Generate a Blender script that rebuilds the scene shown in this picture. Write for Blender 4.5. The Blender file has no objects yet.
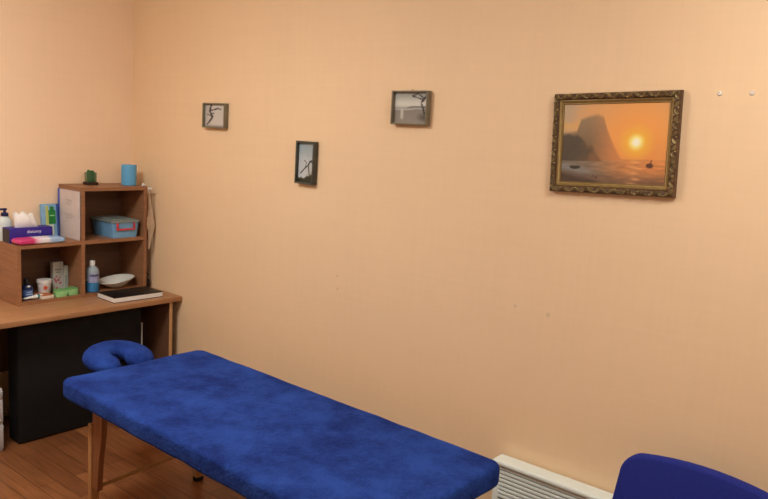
import bpy, bmesh, math, random
from mathutils import Vector, Matrix, noise
random.seed(4)
S = bpy.context.scene
COL = S.collection
PI = math.pi

# ------------------------------------------------------------------ materials
def lin(c):
    return tuple((v/255/12.92 if v/255 <= .04045 else ((v/255+.055)/1.055)**2.4) for v in c)

def mat(name, rgb, rough=.6, metal=0, var=0, vscale=8, stretch=(1, 1, 1), bump=0, bscale=60, sheen=0,
        alpha=1, trans=0, ior=1.45, spec=.4, rgb2=None, detail=4, bdist=.002):
    m = bpy.data.materials.new(name); m.use_nodes = True
    nt = m.node_tree; b = nt.nodes['Principled BSDF']
    c = lin(rgb)
    b.inputs['Base Color'].default_value = (*c, 1)
    b.inputs['Roughness'].default_value = rough
    b.inputs['Metallic'].default_value = metal
    b.inputs['Specular IOR Level'].default_value = spec
    b.inputs['IOR'].default_value = ior
    b.inputs['Transmission Weight'].default_value = trans
    b.inputs['Alpha'].default_value = alpha
    if sheen:
        b.inputs['Sheen Weight'].default_value = sheen
        b.inputs['Sheen Roughness'].default_value = .45
        b.inputs['Sheen Tint'].default_value = (*[min(1, x*2.2+.05) for x in c], 1)
    if var or bump or rgb2:
        tc = nt.nodes.new('ShaderNodeTexCoord'); mp = nt.nodes.new('ShaderNodeMapping')
        mp.inputs['Scale'].default_value = stretch
        nt.links.new(tc.outputs['Object'], mp.inputs['Vector'])
    if var or rgb2:
        n = nt.nodes.new('ShaderNodeTexNoise'); n.inputs['Scale'].default_value = vscale
        n.inputs['Detail'].default_value = detail; n.inputs['Roughness'].default_value = .5 if detail < 10 else .72
        nt.links.new(mp.outputs[0], n.inputs['Vector'])
        r = nt.nodes.new('ShaderNodeValToRGB')
        c2 = lin(rgb2) if rgb2 else tuple(x*(1-var) for x in c)
        c1 = c if rgb2 else tuple(min(1, x*(1+var)) for x in c)
        r.color_ramp.elements[0].position = .32 if detail < 10 else .39; r.color_ramp.elements[0].color = (*c2, 1)
        r.color_ramp.elements[1].position = .68 if detail < 10 else .63; r.color_ramp.elements[1].color = (*c1, 1)
        nt.links.new(n.outputs['Fac'], r.inputs['Fac']); nt.links.new(r.outputs['Color'], b.inputs['Base Color'])
    if bump:
        n2 = nt.nodes.new('ShaderNodeTexNoise'); n2.inputs['Scale'].default_value = bscale
        n2.inputs['Detail'].default_value = 5
        nt.links.new(mp.outputs[0], n2.inputs['Vector'])
        bp = nt.nodes.new('ShaderNodeBump'); bp.inputs['Strength'].default_value = bump
        bp.inputs['Distance'].default_value = bdist
        nt.links.new(n2.outputs['Fac'], bp.inputs['Height']); nt.links.new(bp.outputs[0], b.inputs['Normal'])
    return m

def wallpaper(name, rgb, axis, specks=()):
    """woven wallpaper: fine threads both ways and broad soft mottling"""
    m = bpy.data.materials.new(name); m.use_nodes = True
    nt = m.node_tree; N = nt.nodes.new; L = nt.links.new
    b = nt.nodes['Principled BSDF']; b.inputs['Roughness'].default_value = .55
    b.inputs['Specular IOR Level'].default_value = .3
    tc = N('ShaderNodeTexCoord')
    def tex(scale, st, detail=3):
        mp = N('ShaderNodeMapping'); mp.inputs['Scale'].default_value = st
        L(tc.outputs['Object'], mp.inputs['Vector'])
        n = N('ShaderNodeTexNoise'); n.inputs['Scale'].default_value = scale; n.inputs['Detail'].default_value = detail; n.inputs['Roughness'].default_value = .5 if detail < 10 else .72
        L(mp.outputs[0], n.inputs['Vector']); return n.outputs['Fac']
    hs = (1, 1, .02); vs = (.02, .02, 1)
    a = tex(60, hs); c = tex(60, vs); d = tex(1.3, (1, 1, 1), 4); e = tex(14, (1, 1, 1), 5)
    def math_(op, x, y):
        q = N('ShaderNodeMath'); q.operation = op
        for i, v in enumerate((x, y)):
            if isinstance(v, (int, float)): q.inputs[i].default_value = v
            else: L(v, q.inputs[i])
        return q.outputs[0]
    weave = math_('ADD', a, c)
    s = math_('ADD', math_('MULTIPLY', weave, .045), math_('MULTIPLY', d, .10))
    s = math_('ADD', s, math_('MULTIPLY', e, .03))
    s = math_('ADD', s, 1-.045-.05-.015)
    for (sx, sz, rad) in specks:
        v = N('ShaderNodeVectorMath'); v.operation = 'DISTANCE'; L(tc.outputs['Object'], v.inputs[0])
        v.inputs[1].default_value = (sx, 0, sz)
        f = N('ShaderNodeMapRange'); f.inputs['From Min'].default_value = rad*.4; f.inputs['From Max'].default_value = rad
        f.inputs['To Min'].default_value = .84; f.inputs['To Max'].default_value = 1
        L(v.outputs['Value'], f.inputs['Value']); s = math_('MULTIPLY', s, f.outputs[0])
    mx = N('ShaderNodeMix'); mx.data_type = 'RGBA'; mx.blend_type = 'MULTIPLY'
    mx.inputs['Factor'].default_value = 1
    mx.inputs[6].default_value = (*lin(rgb), 1)
    cc = N('ShaderNodeCombineColor')
    for i in range(3): L(s, cc.inputs[i])
    L(cc.outputs[0], mx.inputs[7]); L(mx.outputs[2], b.inputs['Base Color'])
    bp = N('ShaderNodeBump'); bp.inputs['Strength'].default_value = .25; bp.inputs['Distance'].default_value = .001
    L(weave, bp.inputs['Height']); L(bp.outputs[0], b.inputs['Normal'])
    return m

def planks(name):
    m = bpy.data.materials.new(name); m.use_nodes = True
    nt = m.node_tree; N = nt.nodes.new; L = nt.links.new
    b = nt.nodes['Principled BSDF']; b.inputs['Roughness'].default_value = .38
    tc = N('ShaderNodeTexCoord')
    br = N('ShaderNodeTexBrick'); br.offset = .37
    br.inputs['Scale'].default_value = 1; br.inputs['Brick Width'].default_value = .62
    br.inputs['Row Height'].default_value = .095; br.inputs['Mortar Size'].default_value = .0015
    br.inputs['Color1'].default_value = (*lin((160, 104, 64)), 1); br.inputs['Color2'].default_value = (*lin((124, 76, 45)), 1)
    br.inputs['Mortar'].default_value = (*lin((84, 46, 26)), 1); br.inputs['Bias'].default_value = 0
    L(tc.outputs['Object'], br.inputs['Vector'])
    mp = N('ShaderNodeMapping'); mp.inputs['Scale'].default_value = (1.5, 22, 1); L(tc.outputs['Object'], mp.inputs['Vector'])
    n = N('ShaderNodeTexNoise'); n.inputs['Scale'].default_value = 3; n.inputs['Detail'].default_value = 6; L(mp.outputs[0], n.inputs['Vector'])
    r = N('ShaderNodeValToRGB'); r.color_ramp.elements[0].position = .3; r.color_ramp.elements[0].color = (.66, .62, .58, 1)
    r.color_ramp.elements[1].position = .7; r.color_ramp.elements[1].color = (1.1, 1.1, 1.1, 1); L(n.outputs['Fac'], r.inputs['Fac'])
    mx = N('ShaderNodeMix'); mx.data_type = 'RGBA'; mx.blend_type = 'MULTIPLY'; mx.inputs['Factor'].default_value = 1
    L(br.outputs['Color'], mx.inputs[6]); L(r.outputs['Color'], mx.inputs[7]); L(mx.outputs[2], b.inputs['Base Color'])
    return m

def pictured(name, rough=.5):
    m = bpy.data.materials.new(name); m.use_nodes = True
    nt = m.node_tree; b = nt.nodes['Principled BSDF']; b.inputs['Roughness'].default_value = rough
    a = nt.nodes.new('ShaderNodeVertexColor'); a.layer_name = 'Col'
    nt.links.new(a.outputs['Color'], b.inputs['Base Color'])
    return m

def glow(name, rgb, strength):
    m = bpy.data.materials.new(name); m.use_nodes = True
    b = m.node_tree.nodes['Principled BSDF']
    b.inputs['Base Color'].default_value = (.9, .9, .9, 1)
    b.inputs['Emission Color'].default_value = (*rgb, 1); b.inputs['Emission Strength'].default_value = strength
    return m

M = {}
M['wood'] = mat('brown_laminate', (152, 106, 74), .45, var=.13, vscale=5, stretch=(1.2, 1.2, 14), bump=.05)
M['woodtop'] = mat('desktop_laminate', (170, 124, 86), .4, var=.10, vscale=5, stretch=(14, 1.2, 1.2), bump=.05)
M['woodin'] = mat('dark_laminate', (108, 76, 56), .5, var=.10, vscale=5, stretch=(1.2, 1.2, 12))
M['edge'] = mat('pale_edge_band', (196, 152, 104), .5, var=.06)
M['legwood'] = mat('beech_wood', (140, 94, 62), .45, var=.14, vscale=6, stretch=(12, 12, 1), bump=.05)
M['legwood2'] = mat('pale_beech_wood', (176, 132, 86), .45, var=.12, vscale=6, stretch=(12, 12, 1), bump=.05)
M['brass'] = mat('brass', (214, 176, 96), .3, 1)
M['steel'] = mat('steel', (190, 190, 190), .3, 1)
M['rubber'] = mat('black_rubber', (24, 22, 22), .8)
M['terry'] = mat('blue_velour', (44, 74, 154), .95, rgb2=(27, 44, 108), vscale=5, detail=12, bump=1.0, bscale=70, sheen=.18, spec=.05, bdist=.007)
M['blackcase'] = mat('black_fabric', (14, 14, 17), .8, var=.15, vscale=20, bump=.2, bscale=200)
M['chairblue'] = mat('navy_blue_upholstery', (40, 48, 128), .9, var=.10, vscale=180, bump=.3, bscale=300, sheen=.15, spec=.1)
M['blackmetal'] = mat('black_metal', (26, 26, 28), .4)
M['white'] = mat('white_plastic', (226, 226, 222), .4)
M['cream'] = mat('cream_enamel', (228, 236, 228), .4, var=.03)
M['slot'] = mat('heater_inside', (96, 94, 78), .8)
M['grey'] = mat('grey_plastic', (200, 200, 200), .5)
M['drawer'] = mat('pale_grey_plastic', (182, 182, 184), .5)
M['paper'] = mat('white_paper', (232, 230, 226), .9, var=.03)
M['greypaper'] = mat('grey_paper', (212, 198, 192), .7, var=.06, vscale=12)
M['black'] = mat('black_cover', (22, 19, 20), .45)
M['ceil'] = mat('ceiling_paint', (238, 232, 222), .9, var=.02)
M['offwall'] = wallpaper('peach_wallpaper_plain', (240, 216, 186), 0)

# ------------------------------------------------------------------ mesh helpers
class MB:
    def __init__(s): s.bm = bmesh.new()
    def box(s, x0, x1, y0, y1, z0, z1, bev=0, seg=2, mtx=None):
        t = bmesh.new(); bmesh.ops.create_cube(t, size=1)
        for v in t.verts:
            v.co = Vector((x0+(v.co.x+.5)*(x1-x0), y0+(v.co.y+.5)*(y1-y0), z0+(v.co.z+.5)*(z1-z0)))
        if bev: bmesh.ops.bevel(t, geom=t.edges[:], offset=bev, segments=seg, profile=.5, affect='EDGES')
        s._add(t, mtx); return s
    def prism(s, pts, a0, a1, axis='y', bev=0, seg=2, mtx=None):
        """outline pts extruded; axis y: pts=(x,z); axis z: pts=(x,y); axis x: pts=(y,z)"""
        t = bmesh.new()
        def P(p, a):
            return {'y': (p[0], a, p[1]), 'z': (p[0], p[1], a), 'x': (a, p[0], p[1])}[axis]
        A = [t.verts.new(P(p, a0)) for p in pts]; B = [t.verts.new(P(p, a1)) for p in pts]
        n = len(pts)
        t.faces.new(A); t.faces.new(B[::-1])
        for i in range(n): t.faces.new((A[i], B[i], B[(i+1) % n], A[(i+1) % n]))
        bmesh.ops.recalc_face_normals(t, faces=t.faces[:])
        if bev:
            es = [e for e in t.edges if len(e.link_faces) == 2 and e.calc_face_angle(0) > .9]
            bmesh.ops.bevel(t, geom=es, offset=bev, segments=seg, profile=.5, affect='EDGES')
        s._add(t, mtx); return s
    def lathe(s, prof, cx=0, cy=0, cz=0, n=28, mtx=None, sx=1, sy=1):
        t = bmesh.new(); rings = []
        for r, z in prof:
            if r < 1e-6: rings.append([t.verts.new((cx, cy, cz+z))])
            else: rings.append([t.verts.new((cx+sx*r*math.cos(2*PI*i/n), cy+sy*r*math.sin(2*PI*i/n), cz+z)) for i in range(n)])
        for a, b in zip(rings, rings[1:]):
            if len(a) == 1 and len(b) == 1: continue
            for i in range(n):
                j = (i+1) % n
                if len(a) == 1: t.faces.new((a[0], b[j], b[i]))
                elif len(b) == 1: t.faces.new((a[i], a[j], b[0]))
                else: t.faces.new((a[i], a[j], b[j], b[i]))
        bmesh.ops.recalc_face_normals(t, faces=t.faces[:])
        s._add(t, mtx); return s
    def tube(s, pts, rad, n=10, closed=False, radii=None, up=(0, 0, 1), flat=1.0, cap=True):
        t = bmesh.new(); pts = [Vector(p) for p in pts]; rings = []; k = len(pts)
        for i, p in enumerate(pts):
            if closed: d = pts[(i+1) % k]-pts[i-1]
            else: d = pts[min(i+1, k-1)]-pts[max(i-1, 0)]
            d.normalize(); u = Vector(up)
            if abs(d.dot(u)) > .95: u = Vector((1, 0, 0))
            sd = d.cross(u).normalized(); u2 = sd.cross(d)
            r = radii[i] if radii else rad
            rings.append([t.verts.new(p+sd*(r*math.cos(2*PI*j/n))+u2*(r*flat*math.sin(2*PI*j/n))) for j in range(n)])
        rng = range(k if closed else k-1)
        for i in rng:
            a, b = rings[i], rings[(i+1) % k]
            for j in range(n): t.faces.new((a[j], a[(j+1) % n], b[(j+1) % n], b[j]))
        if not closed and cap: t.faces.new(rings[0]); t.faces.new(rings[-1][::-1])
        bmesh.ops.recalc_face_normals(t, faces=t.faces[:])
        s._add(t); return s
    def ball(s, c, r, sc=(1, 1, 1), sub=2):
        t = bmesh.new(); bmesh.ops.create_icosphere(t, subdivisions=sub, radius=r)
        for v in t.verts: v.co = Vector((c[0]+v.co.x*sc[0], c[1]+v.co.y*sc[1], c[2]+v.co.z*sc[2]))
        s._add(t); return s
    def soft(s, L, W, H, rc, re, nx=24, ny=12, nz=4, disp=None, mtx=None):
        """padded block centred on the origin with rounded plan corners and rounded rims"""
        def coords(l, n):
            h = l/2; e = [-h+rc*k/6 for k in range(7)]
            inn = [-h+rc+(l-2*rc)*k/n for k in range(1, n)]
            return e+inn+[h-rc+rc*k/6 for k in range(7)]
        def zc(h0, n):
            h = h0/2; r = min(re, h)
            e = [-h+r*k/4 for k in range(5)]
            mid = [-h+r+(h0-2*r)*k/n for k in range(1, n)] if h0-2*r > 1e-5 else []
            out = e+mid+[h-r+r*k/4 for k in range(5)]
            return sorted(set(round(q, 6) for q in out))
        X, Y, Z = coords(L, nx), coords(W, ny), zc(H, nz)
        t = bmesh.new(); cache = {}
        r = min(re, H/2)
        def mp(x, y, z):
            key = (round(x, 6), round(y, 6), round(z, 6))
            if key in cache: return cache[key]
            cx = max(-L/2+rc, min(L/2-rc, x)); cy = max(-W/2+rc, min(W/2-rc, y))
            vx, vy = x-cx, y-cy; m = max(abs(vx), abs(vy)); ln = math.hypot(vx, vy)
            if ln > 1e-9: nx_, ny_ = vx/ln, vy/ln
            else: nx_ = ny_ = 0
            d = m; zz = z
            a = d-(rc-r); b = abs(z)-(H/2-r)
            if a > 0 and b > 0:
                q = max(a, b)/math.hypot(a, b); d = rc-r+a*q; zz = math.copysign(H/2-r+b*q, z)
            co = Vector((cx+nx_*d, cy+ny_*d, zz))
            if disp: co = disp(co)
            v = t.verts.new(co); cache[key] = v; return v
        def quad(a, b, c, d):
            vs = []
            for v in (a, b, c, d):
                if v not in vs: vs.append(v)
            if len(vs) > 2:
                try: t.faces.new(vs)
                except ValueError: pass
        for z in (-H/2, H/2):
            for i in range(len(X)-1):
                for j in range(len(Y)-1):
                    quad(mp(X[i], Y[j], z), mp(X[i+1], Y[j], z), mp(X[i+1], Y[j+1], z), mp(X[i], Y[j+1], z))
        for y in (-W/2, W/2):
            for i in range(len(X)-1):
                for k in range(len(Z)-1):
                    quad(mp(X[i], y, Z[k]), mp(X[i+1], y, Z[k]), mp(X[i+1], y, Z[k+1]), mp(X[i], y, Z[k+1]))
        for x in (-L/2, L/2):
            for j in range(len(Y)-1):
                for k in range(len(Z)-1):
                    quad(mp(x, Y[j], Z[k]), mp(x, Y[j+1], Z[k]), mp(x, Y[j+1], Z[k+1]), mp(x, Y[j], Z[k+1]))
        bmesh.ops.recalc_face_normals(t, faces=t.faces[:])
        s._add(t, mtx); return s
    def text(s, body, size, mtx, depth=.0004):
        cu = bpy.data.curves.new('lettering', 'FONT'); cu.body = body; cu.size = size; cu.extrude = depth
        cu.align_x = 'CENTER'; cu.align_y = 'CENTER'; cu.resolution_u = 3
        o = bpy.data.objects.new('lettering', cu); COL.objects.link(o)
        dg = bpy.context.evaluated_depsgraph_get()
        me = bpy.data.meshes.new_from_object(o.evaluated_get(dg))
        t = bmesh.new(); t.from_mesh(me); s._add(t, mtx)
        bpy.data.objects.remove(o); bpy.data.curves.remove(cu); bpy.data.meshes.remove(me)
        return s
    def _add(s, t, mtx=None):
        if mtx is not None: bmesh.ops.transform(t, matrix=mtx, verts=t.verts[:])
        me = bpy.data.meshes.new('tmp'); t.to_mesh(me); t.free(); s.bm.from_mesh(me); bpy.data.meshes.remove(me)
    def build(s, name, m, parent=None, smooth=True, loc=None, angle=40):
        me = bpy.data.meshes.new(name)
        if smooth:
            for f in s.bm.faces: f.smooth = True
            for e in s.bm.edges:
                if len(e.link_faces) == 2 and e.calc_face_angle(0) > math.radians(angle): e.smooth = False
        s.bm.to_mesh(me); s.bm.free(); me.materials.append(m)
        o = bpy.data.objects.new(name, me); COL.objects.link(o)
        if parent: o.parent = parent
        if loc: o.location = loc
        return o

def tag(o, label, cat, group=None):
    o['label'] = label; o['category'] = cat
    if group: o['group'] = group
    return o
def thing(name, loc, label, cat, group=None, rot=(0, 0, 0)):
    o = bpy.data.objects.new(name, None); COL.objects.link(o); o.empty_display_size = .05
    o.location = loc; o.rotation_euler = rot
    return tag(o, label, cat, group)
def struct(o): o['kind'] = 'structure'; return o
def copy_tree(o, parent=None):
    c = o.copy(); COL.objects.link(c)
    if parent: c.parent = parent
    for ch in list(o.children): copy_tree(ch, c)
    return c

def picture_mesh(w, h, fn, nx, ny):
    """flat printed or painted sheet facing -y, colours from fn(u, v) (u right, v up)"""
    me = bpy.data.meshes.new('picture')
    vs = [((i/nx-.5)*w, 0, (j/ny-.5)*h) for j in range(ny+1) for i in range(nx+1)]
    fs = [(j*(nx+1)+i, j*(nx+1)+i+1, (j+1)*(nx+1)+i+1, (j+1)*(nx+1)+i) for j in range(ny) for i in range(nx)]
    me.from_pydata(vs, [], fs)
    a = me.color_attributes.new('Col', 'FLOAT_COLOR', 'POINT')
    k = 0
    for j in range(ny+1):
        for i in range(nx+1):
            a.data[k].color = (*lin([max(0, min(255, q)) for q in fn(i/nx, j/ny)]), 1); k += 1
    return me
def mixc(a, b, t):
    t = max(0, min(1, t)); return tuple(x+(y-x)*t for x, y in zip(a, b))
def sstep(a, b, x):
    t = max(0, min(1, (x-a)/(b-a))); return t*t*(3-2*t)
def fbm(x, y, sc=1, o=4):
    return noise.fractal(Vector((x*sc, y*sc, 3.7)), 1, 2, o)

# ------------------------------------------------------------------ room
RX, RY, RZ = 6.0, -4.2, 2.80
mainwall = wallpaper('peach_wallpaper_main', (240, 208, 168), 0,
                     specks=[(1.911, 1.103, .010), (1.919, 1.036, .010), (2.958, 1.147, .010), (3.116, 1.139, .014)])
leftwall = wallpaper('peach_wallpaper_left_lit', (249, 217, 182), 1)  # same paper as the main wall, lighter colour stands in for stronger light
struct(MB().box(-.1, RX, RY, .1, -.1, 0).build('floor', planks('laminate_floor'), smooth=False))
struct(MB().box(-.1, RX, RY, .1, RZ, RZ+.1).build('ceiling', M['ceil'], smooth=False))
struct(MB().box(0, RX, 0, .1, 0, RZ).build('wall_main', mainwall, smooth=False))
struct(MB().box(-.1, 0, RY, .1, 0, RZ).build('wall_left', leftwall, smooth=False))
struct(MB().box(RX, RX+.1, RY, .1, 0, RZ).build('wall_right', M['offwall'], smooth=False))
struct(MB().box(-.1, RX+.1, RY-.1, RY, 0, RZ).build('wall_back', M['offwall'], smooth=False))

# unseen dome ceiling lamps, added to light the room
lampmat = {}
for k, st in (('soft', 19.5), ('bright', 35.0)): lampmat[k] = glow('added_lamp_diffuser_'+k, (1.0, .99, .955), st)
ADDED_LAMPS = [((1.55, -1.95), 'bright', 'added unseen round dome ceiling light on the side of the room with the desk'),
         ((4.3, -1.15), 'soft', 'added unseen round dome ceiling light on the side of the room with the painting')]
def added_ceiling_light(xy, kind, label):
    x, y = xy
    t = thing('added_ceiling_light', (x, y, RZ), label, 'ceiling light', 'added dome ceiling lights')
    MB().lathe([(0, 0), (.37, 0), (.37, -.025), (.355, -.03), (0, -.03)], n=40).build('base', M['white'], t)
    MB().lathe([(.345, -.03), (.35, -.06), (.33, -.10), (.265, -.135), (.16, -.155), (0, -.162)], n=40).build('diffuser', lampmat[kind], t)
for args in ADDED_LAMPS: added_ceiling_light(*args)

# ------------------------------------------------------------------ desk
DZ = .75
t = thing('desk', (.3, -.95, 0), 'brown laminate desk in the corner carrying the stepped shelf', 'desk')
MB().box(-.298, .285, -.95, .945, DZ-.03, DZ, .002).build('desktop', M['woodtop'], t)
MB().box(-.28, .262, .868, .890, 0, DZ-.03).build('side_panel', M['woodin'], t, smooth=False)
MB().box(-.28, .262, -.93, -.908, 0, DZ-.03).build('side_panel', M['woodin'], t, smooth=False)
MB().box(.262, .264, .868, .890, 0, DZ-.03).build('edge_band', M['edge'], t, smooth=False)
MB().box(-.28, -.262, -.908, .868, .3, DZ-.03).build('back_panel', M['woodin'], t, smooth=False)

# black case under the desk
t = thing('black_case', (.40, -.60, 0), 'tall black flat-sided case standing on the floor under the desk', 'case')
MB().box(-.065, .067, -.385, .383, 0.003, .70, .012, 3).build('body', M['blackcase'], t)
MB().box(.055, .0675, .3835, .388, .40, .585).build('edge_strip', M['grey'], t, smooth=False)['label'] = 'thin pale strip on the right edge of the black case'
for sy in (-.34, .34): MB().box(-.04, .04, sy-.02, sy+.02, 0, .010).build('foot', M['rubber'], t, smooth=False)

# white drawer unit at the far left under the desk
t = thing('drawer_unit', (.25, -1.28, 0), 'low white drawer unit at the left picture edge under the desk', 'drawers')
MB().box(-.2, .235, -.2, .2, 0, .36, .003).build('body', M['grey'], t)
for (z0, z1) in ((.02, .16), (.176, .30), (.316, .352)):
    d = MB().box(.235, .25, -.197, .197, z0, z1, .004).build('drawer', M['drawer'], t)
    MB().box(.25, .262, -.05, .05, (z0+z1)/2-.005, (z0+z1)/2+.005, .003).build('handle', M['grey'], d)

# ------------------------------------------------------------------ stepped shelf on the desk
t = thing('shelf_unit', (0, 0, DZ+.0003), 'brown stepped shelf unit with four open compartments on the desk', 'shelf')
SX = .28; T = .022; YR, YM, YL = -.067, -.50, -.897; ZM, ZT = .328, .652   # heights above the desktop (low unit top .35)
MB().box(.004, SX, YM-.013, YM+.009, 0, .673).build('upright', M['wood'], t, smooth=False)
MB().box(.004, SX, YR-.0, YR-T, 0, .651).build('upright', M['wood'], t, smooth=False)
MB().box(.004, SX, YL, YL+T, 0, ZM).build('upright', M['wood'], t, smooth=False)
MB().box(.004, SX, YM+.009, YR, .651, .673).build('top_board', M['wood'], t, smooth=False)
MB().box(.004, SX, YL, YM-.013, ZM, .35).build('top_board', M['wood'], t, smooth=False)
MB().box(.006, SX-.002, YM+.009, YR-T, ZM, .35).build('shelf_board', M['wood'], t, smooth=False)
MB().box(.004, SX-.004, YL+T, YM-.013, 0, .018).build('bottom_board', M['wood'], t, smooth=False)
MB().box(.004, SX-.004, YM+.009, YR-T, 0, .018).build('bottom_board', M['wood'], t, smooth=False)
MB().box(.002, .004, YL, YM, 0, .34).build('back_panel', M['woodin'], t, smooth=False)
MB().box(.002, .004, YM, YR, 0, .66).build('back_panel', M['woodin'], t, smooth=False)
Z1 = DZ+.3506      # top of low unit / mid shelf
Z2 = DZ+.6736     # top of tall unit
Z0 = DZ+.0186     # compartment floor

# --- on the tall unit
t = thing('potted_cactus', (.10, -.355, Z2), 'tiny green cactus in a square clear pot on the tall shelf top', 'plant')
MB().box(-.034, .034, -.034, .034, 0, .018, .002).build('base', mat('dark_pot', (48, 32, 28), .5), t)
f = MB()
for i in range(7):
    a = i*2.4; r = .016 if i else 0
    h = .082+.012*((i*37) % 5)/5
    f.lathe([(0, .018), (.008, .02), (.0095, .03), (.0095, h-.01), (.006, h), (0, h+.003)], r*math.cos(a), r*math.sin(a), 0, 10)
f.build('cactus', mat('cactus_green', (52, 96, 50), .8, var=.3, vscale=60, bump=.6, bscale=150), t)
MB().box(-.027, .027, -.027, .027, .018, .078, .003).build('pot', mat('green_clear_pot', (84, 128, 90), .2, trans=.3, alpha=.6), t)

t = thing('blue_cup', (.165, -.128, Z2), 'plain light blue upright cylinder cup on the tall shelf top', 'cup')
MB().lathe([(0, .004), (.04, .004), (.043, 0), (.0465, .003), (.0475, .06), (.0475, .128), (.0465, .131), (.044, .13), (.0435, .06), (.042, .01), (0, .008)], n=36)\
    .build('cup_body', mat('sky_blue_plastic', (96, 168, 212), .45), t)

t = thing('clothes_clip', (.262, -.082, Z2), 'small white clip at the right edge of the tall shelf top', 'clip')
MB().ball((0, 0, .010), .011, (1, 1.1, .85)).build('clip_body', M['white'], t)
MB().tube([(-.012, 0, .004), (-.02, .004, .004), (-.026, .0, .004)], .0035, 8).build('clip_jaw', M['white'], t)

# cloth hanging in the gap between shelf and wall
def cloth(name):
    bm = bmesh.new(); nz, nu = 30, 16; rows = []
    for k in range(nz+1):
        s = k/nz; z = 1.416-s*.40
        if s < .62:
            y0 = -.064-.012*sstep(.3, .62, s); y1 = -.048-.008*sstep(0, .1, s)+.046*(s/.62)**1.5
        else:
            q = (s-.62)/.38; y0 = -.076+.012*min(1, q/.2); y1 = -.010-.046*q
        row = []
        for u in range(nu+1):
            w = u/nu
            y = y0+(y1-y0)*w
            x = .290+.0030*math.sin(w*8+s*2.2)*min(1, s*1.6)+.0012*math.sin(w*19+s*7)
            row.append(bm.verts.new((x, y, z+.03*max(0, s-.5)*math.sin(w*5))))
        rows.append(row)
    for a, b in zip(rows, rows[1:]):
        for i in range(nu): bm.faces.new((a[i], a[i+1], b[i+1], b[i]))
    bmesh.ops.solidify(bm, geom=bm.faces[:], thickness=.002)
    bmesh.ops.recalc_face_normals(bm, faces=bm.faces[:])
    m = MB(); m.bm.free(); m.bm = bm
    return m.build(name, mat('beige_cotton', (240, 214, 182), .95, var=.08, vscale=30, bump=.3, bscale=200), angle=50)
hc = cloth('hanging_cloth'); tag(hc, 'beige cloth hanging on the right side of the tall shelf', 'cloth')
MB().box(.281, .304, -.064, -.048, 1.404, 1.418, .003).build('hanging_loop', M['white'], hc)

# --- tall unit, upper compartment: storage box
t = thing('storage_box', (.147, -.214, Z1), 'blue clear plastic box with grey lid and red clip in the upper compartment', 'storage box')
def tap(l0, w0, l1, w1, h, th=.003):
    f = MB(); v = []
    def ring(l, w, z, r=.012):
        return [(sx*(l/2-r)+r*math.cos(a), sy*(w/2-r)+r*math.sin(a), z) for (sx, sy, a0) in ((1, 1, 0), (-1, 1, PI/2), (-1, -1, PI), (1, -1, 1.5*PI)) for a in [a0+PI/2*k/4 for k in range(5)]]
    bm = bmesh.new()
    R = [ring(l0, w0, 0), ring(l1, w1, h), ring(l1-th*2, w1-th*2, h), ring(l0-th*2, w0-th*2, th)]
    R = [[bm.verts.new(p) for p in r] for r in R]; n = len(R[0])
    bm.faces.new(R[0])
    for a, b in zip(R, R[1:]):
        for i in range(n): bm.faces.new((a[i], a[(i+1) % n], b[(i+1) % n], b[i]))
    bm.faces.new(R[3][::-1]); bmesh.ops.recalc_face_normals(bm, faces=bm.faces[:])
    f.bm.free(); f.bm = bm; return f
tap(.245, .165, .255, .188, .096).build('tub', mat('clear_blue_plastic', (132, 188, 230), .25, trans=.2, alpha=.92, var=.10, vscale=18), t)
MB().soft(.268, .202, .016, .02, .005, 6, 5, 1, mtx=Matrix.Translation((0, 0, .103))).soft(.21, .14, .008, .02, .003, 6, 5, 1, mtx=Matrix.Translation((0, 0, .113)))\
    .build('lid', mat('grey_clear_plastic', (176, 190, 184), .3, trans=.4, alpha=.75), t)
MB().box(.126, .136, -.066, -.054, .056, .096, .003).box(.126, .136, .050, .062, .056, .096, .003).box(.126, .136, -.066, .062, .048, .060, .003)\
    .build('clip_handle', mat('red_plastic', (206, 62, 72), .4), t)
f = MB()
for i, (y, z, r) in enumerate([(-.04, .03, .026), (.02, .03, .028), (.055, .026, .02), (-.02, .055, .018), (.03, .06, .016)]): f.ball((.068-.012*(i % 3), y, z), r, (1.5, 1, .9))
f.build('contents', mat('pale_blue_contents', (150, 190, 216), .7, rgb2=(70, 110, 160), vscale=25), t)

# --- tall unit, lower compartment
def bottle_body(prof, n=28, sx=1, sy=1): return MB().lathe(prof, n=n, sx=sx, sy=sy)
t = thing('antiseptic_bottle', (.222, -.412, Z0), 'clear bottle half full of blue liquid with a white cap, beside the bowl', 'bottle')
bottle_body([(0, 0), (.036, 0), (.04, .004), (.04, .07), (.0398, .071)]).build('liquid_part', mat('blue_liquid', (56, 122, 172), .25, var=.1, vscale=15), t)['label'] = 'blue lower half of the bottle'
bottle_body([(.0398, .071), (.04, .125), (.036, .142), (.026, .155), (.0165, .161), (.0145, .165), (0, .165)]).build('bottle_body', mat('milky_clear_plastic', (168, 186, 196), .3, trans=.2), t)
bottle_body([(0, .163), (.0165, .163), (.0165, .192), (.0145, .195), (0, .195)]).build('cap', M['white'], t)
RZm = Matrix.Rotation(PI/2, 4, 'Z') @ Matrix.Rotation(PI/2, 4, 'X')     # text facing +x, reading along +y
f = MB()
for i in range(9):
    a0 = -1.1+i*2.2/9; a1 = a0+2.2/9
    f.prism([(.0408*math.cos(a0), .0408*math.sin(a0)), (.0408*math.cos(a1), .0408*math.sin(a1)), (.0402*math.cos(a1), .0402*math.sin(a1)), (.0402*math.cos(a0), .0402*math.sin(a0))], .062, .118, 'z')
lab = f.build('label_sticker', mat('lilac_label', (158, 160, 196), .6), t)
f = MB()
for k in range(7):       # row of dark unreadable lettering bent round the label
    a = -.72+k*.21
    f.box(-.0003, .0004, -.0032, .0032, -.005, .005, mtx=Matrix.Rotation(a, 4, 'Z') @ Matrix.Translation((.0411, 0, .106)))
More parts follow.
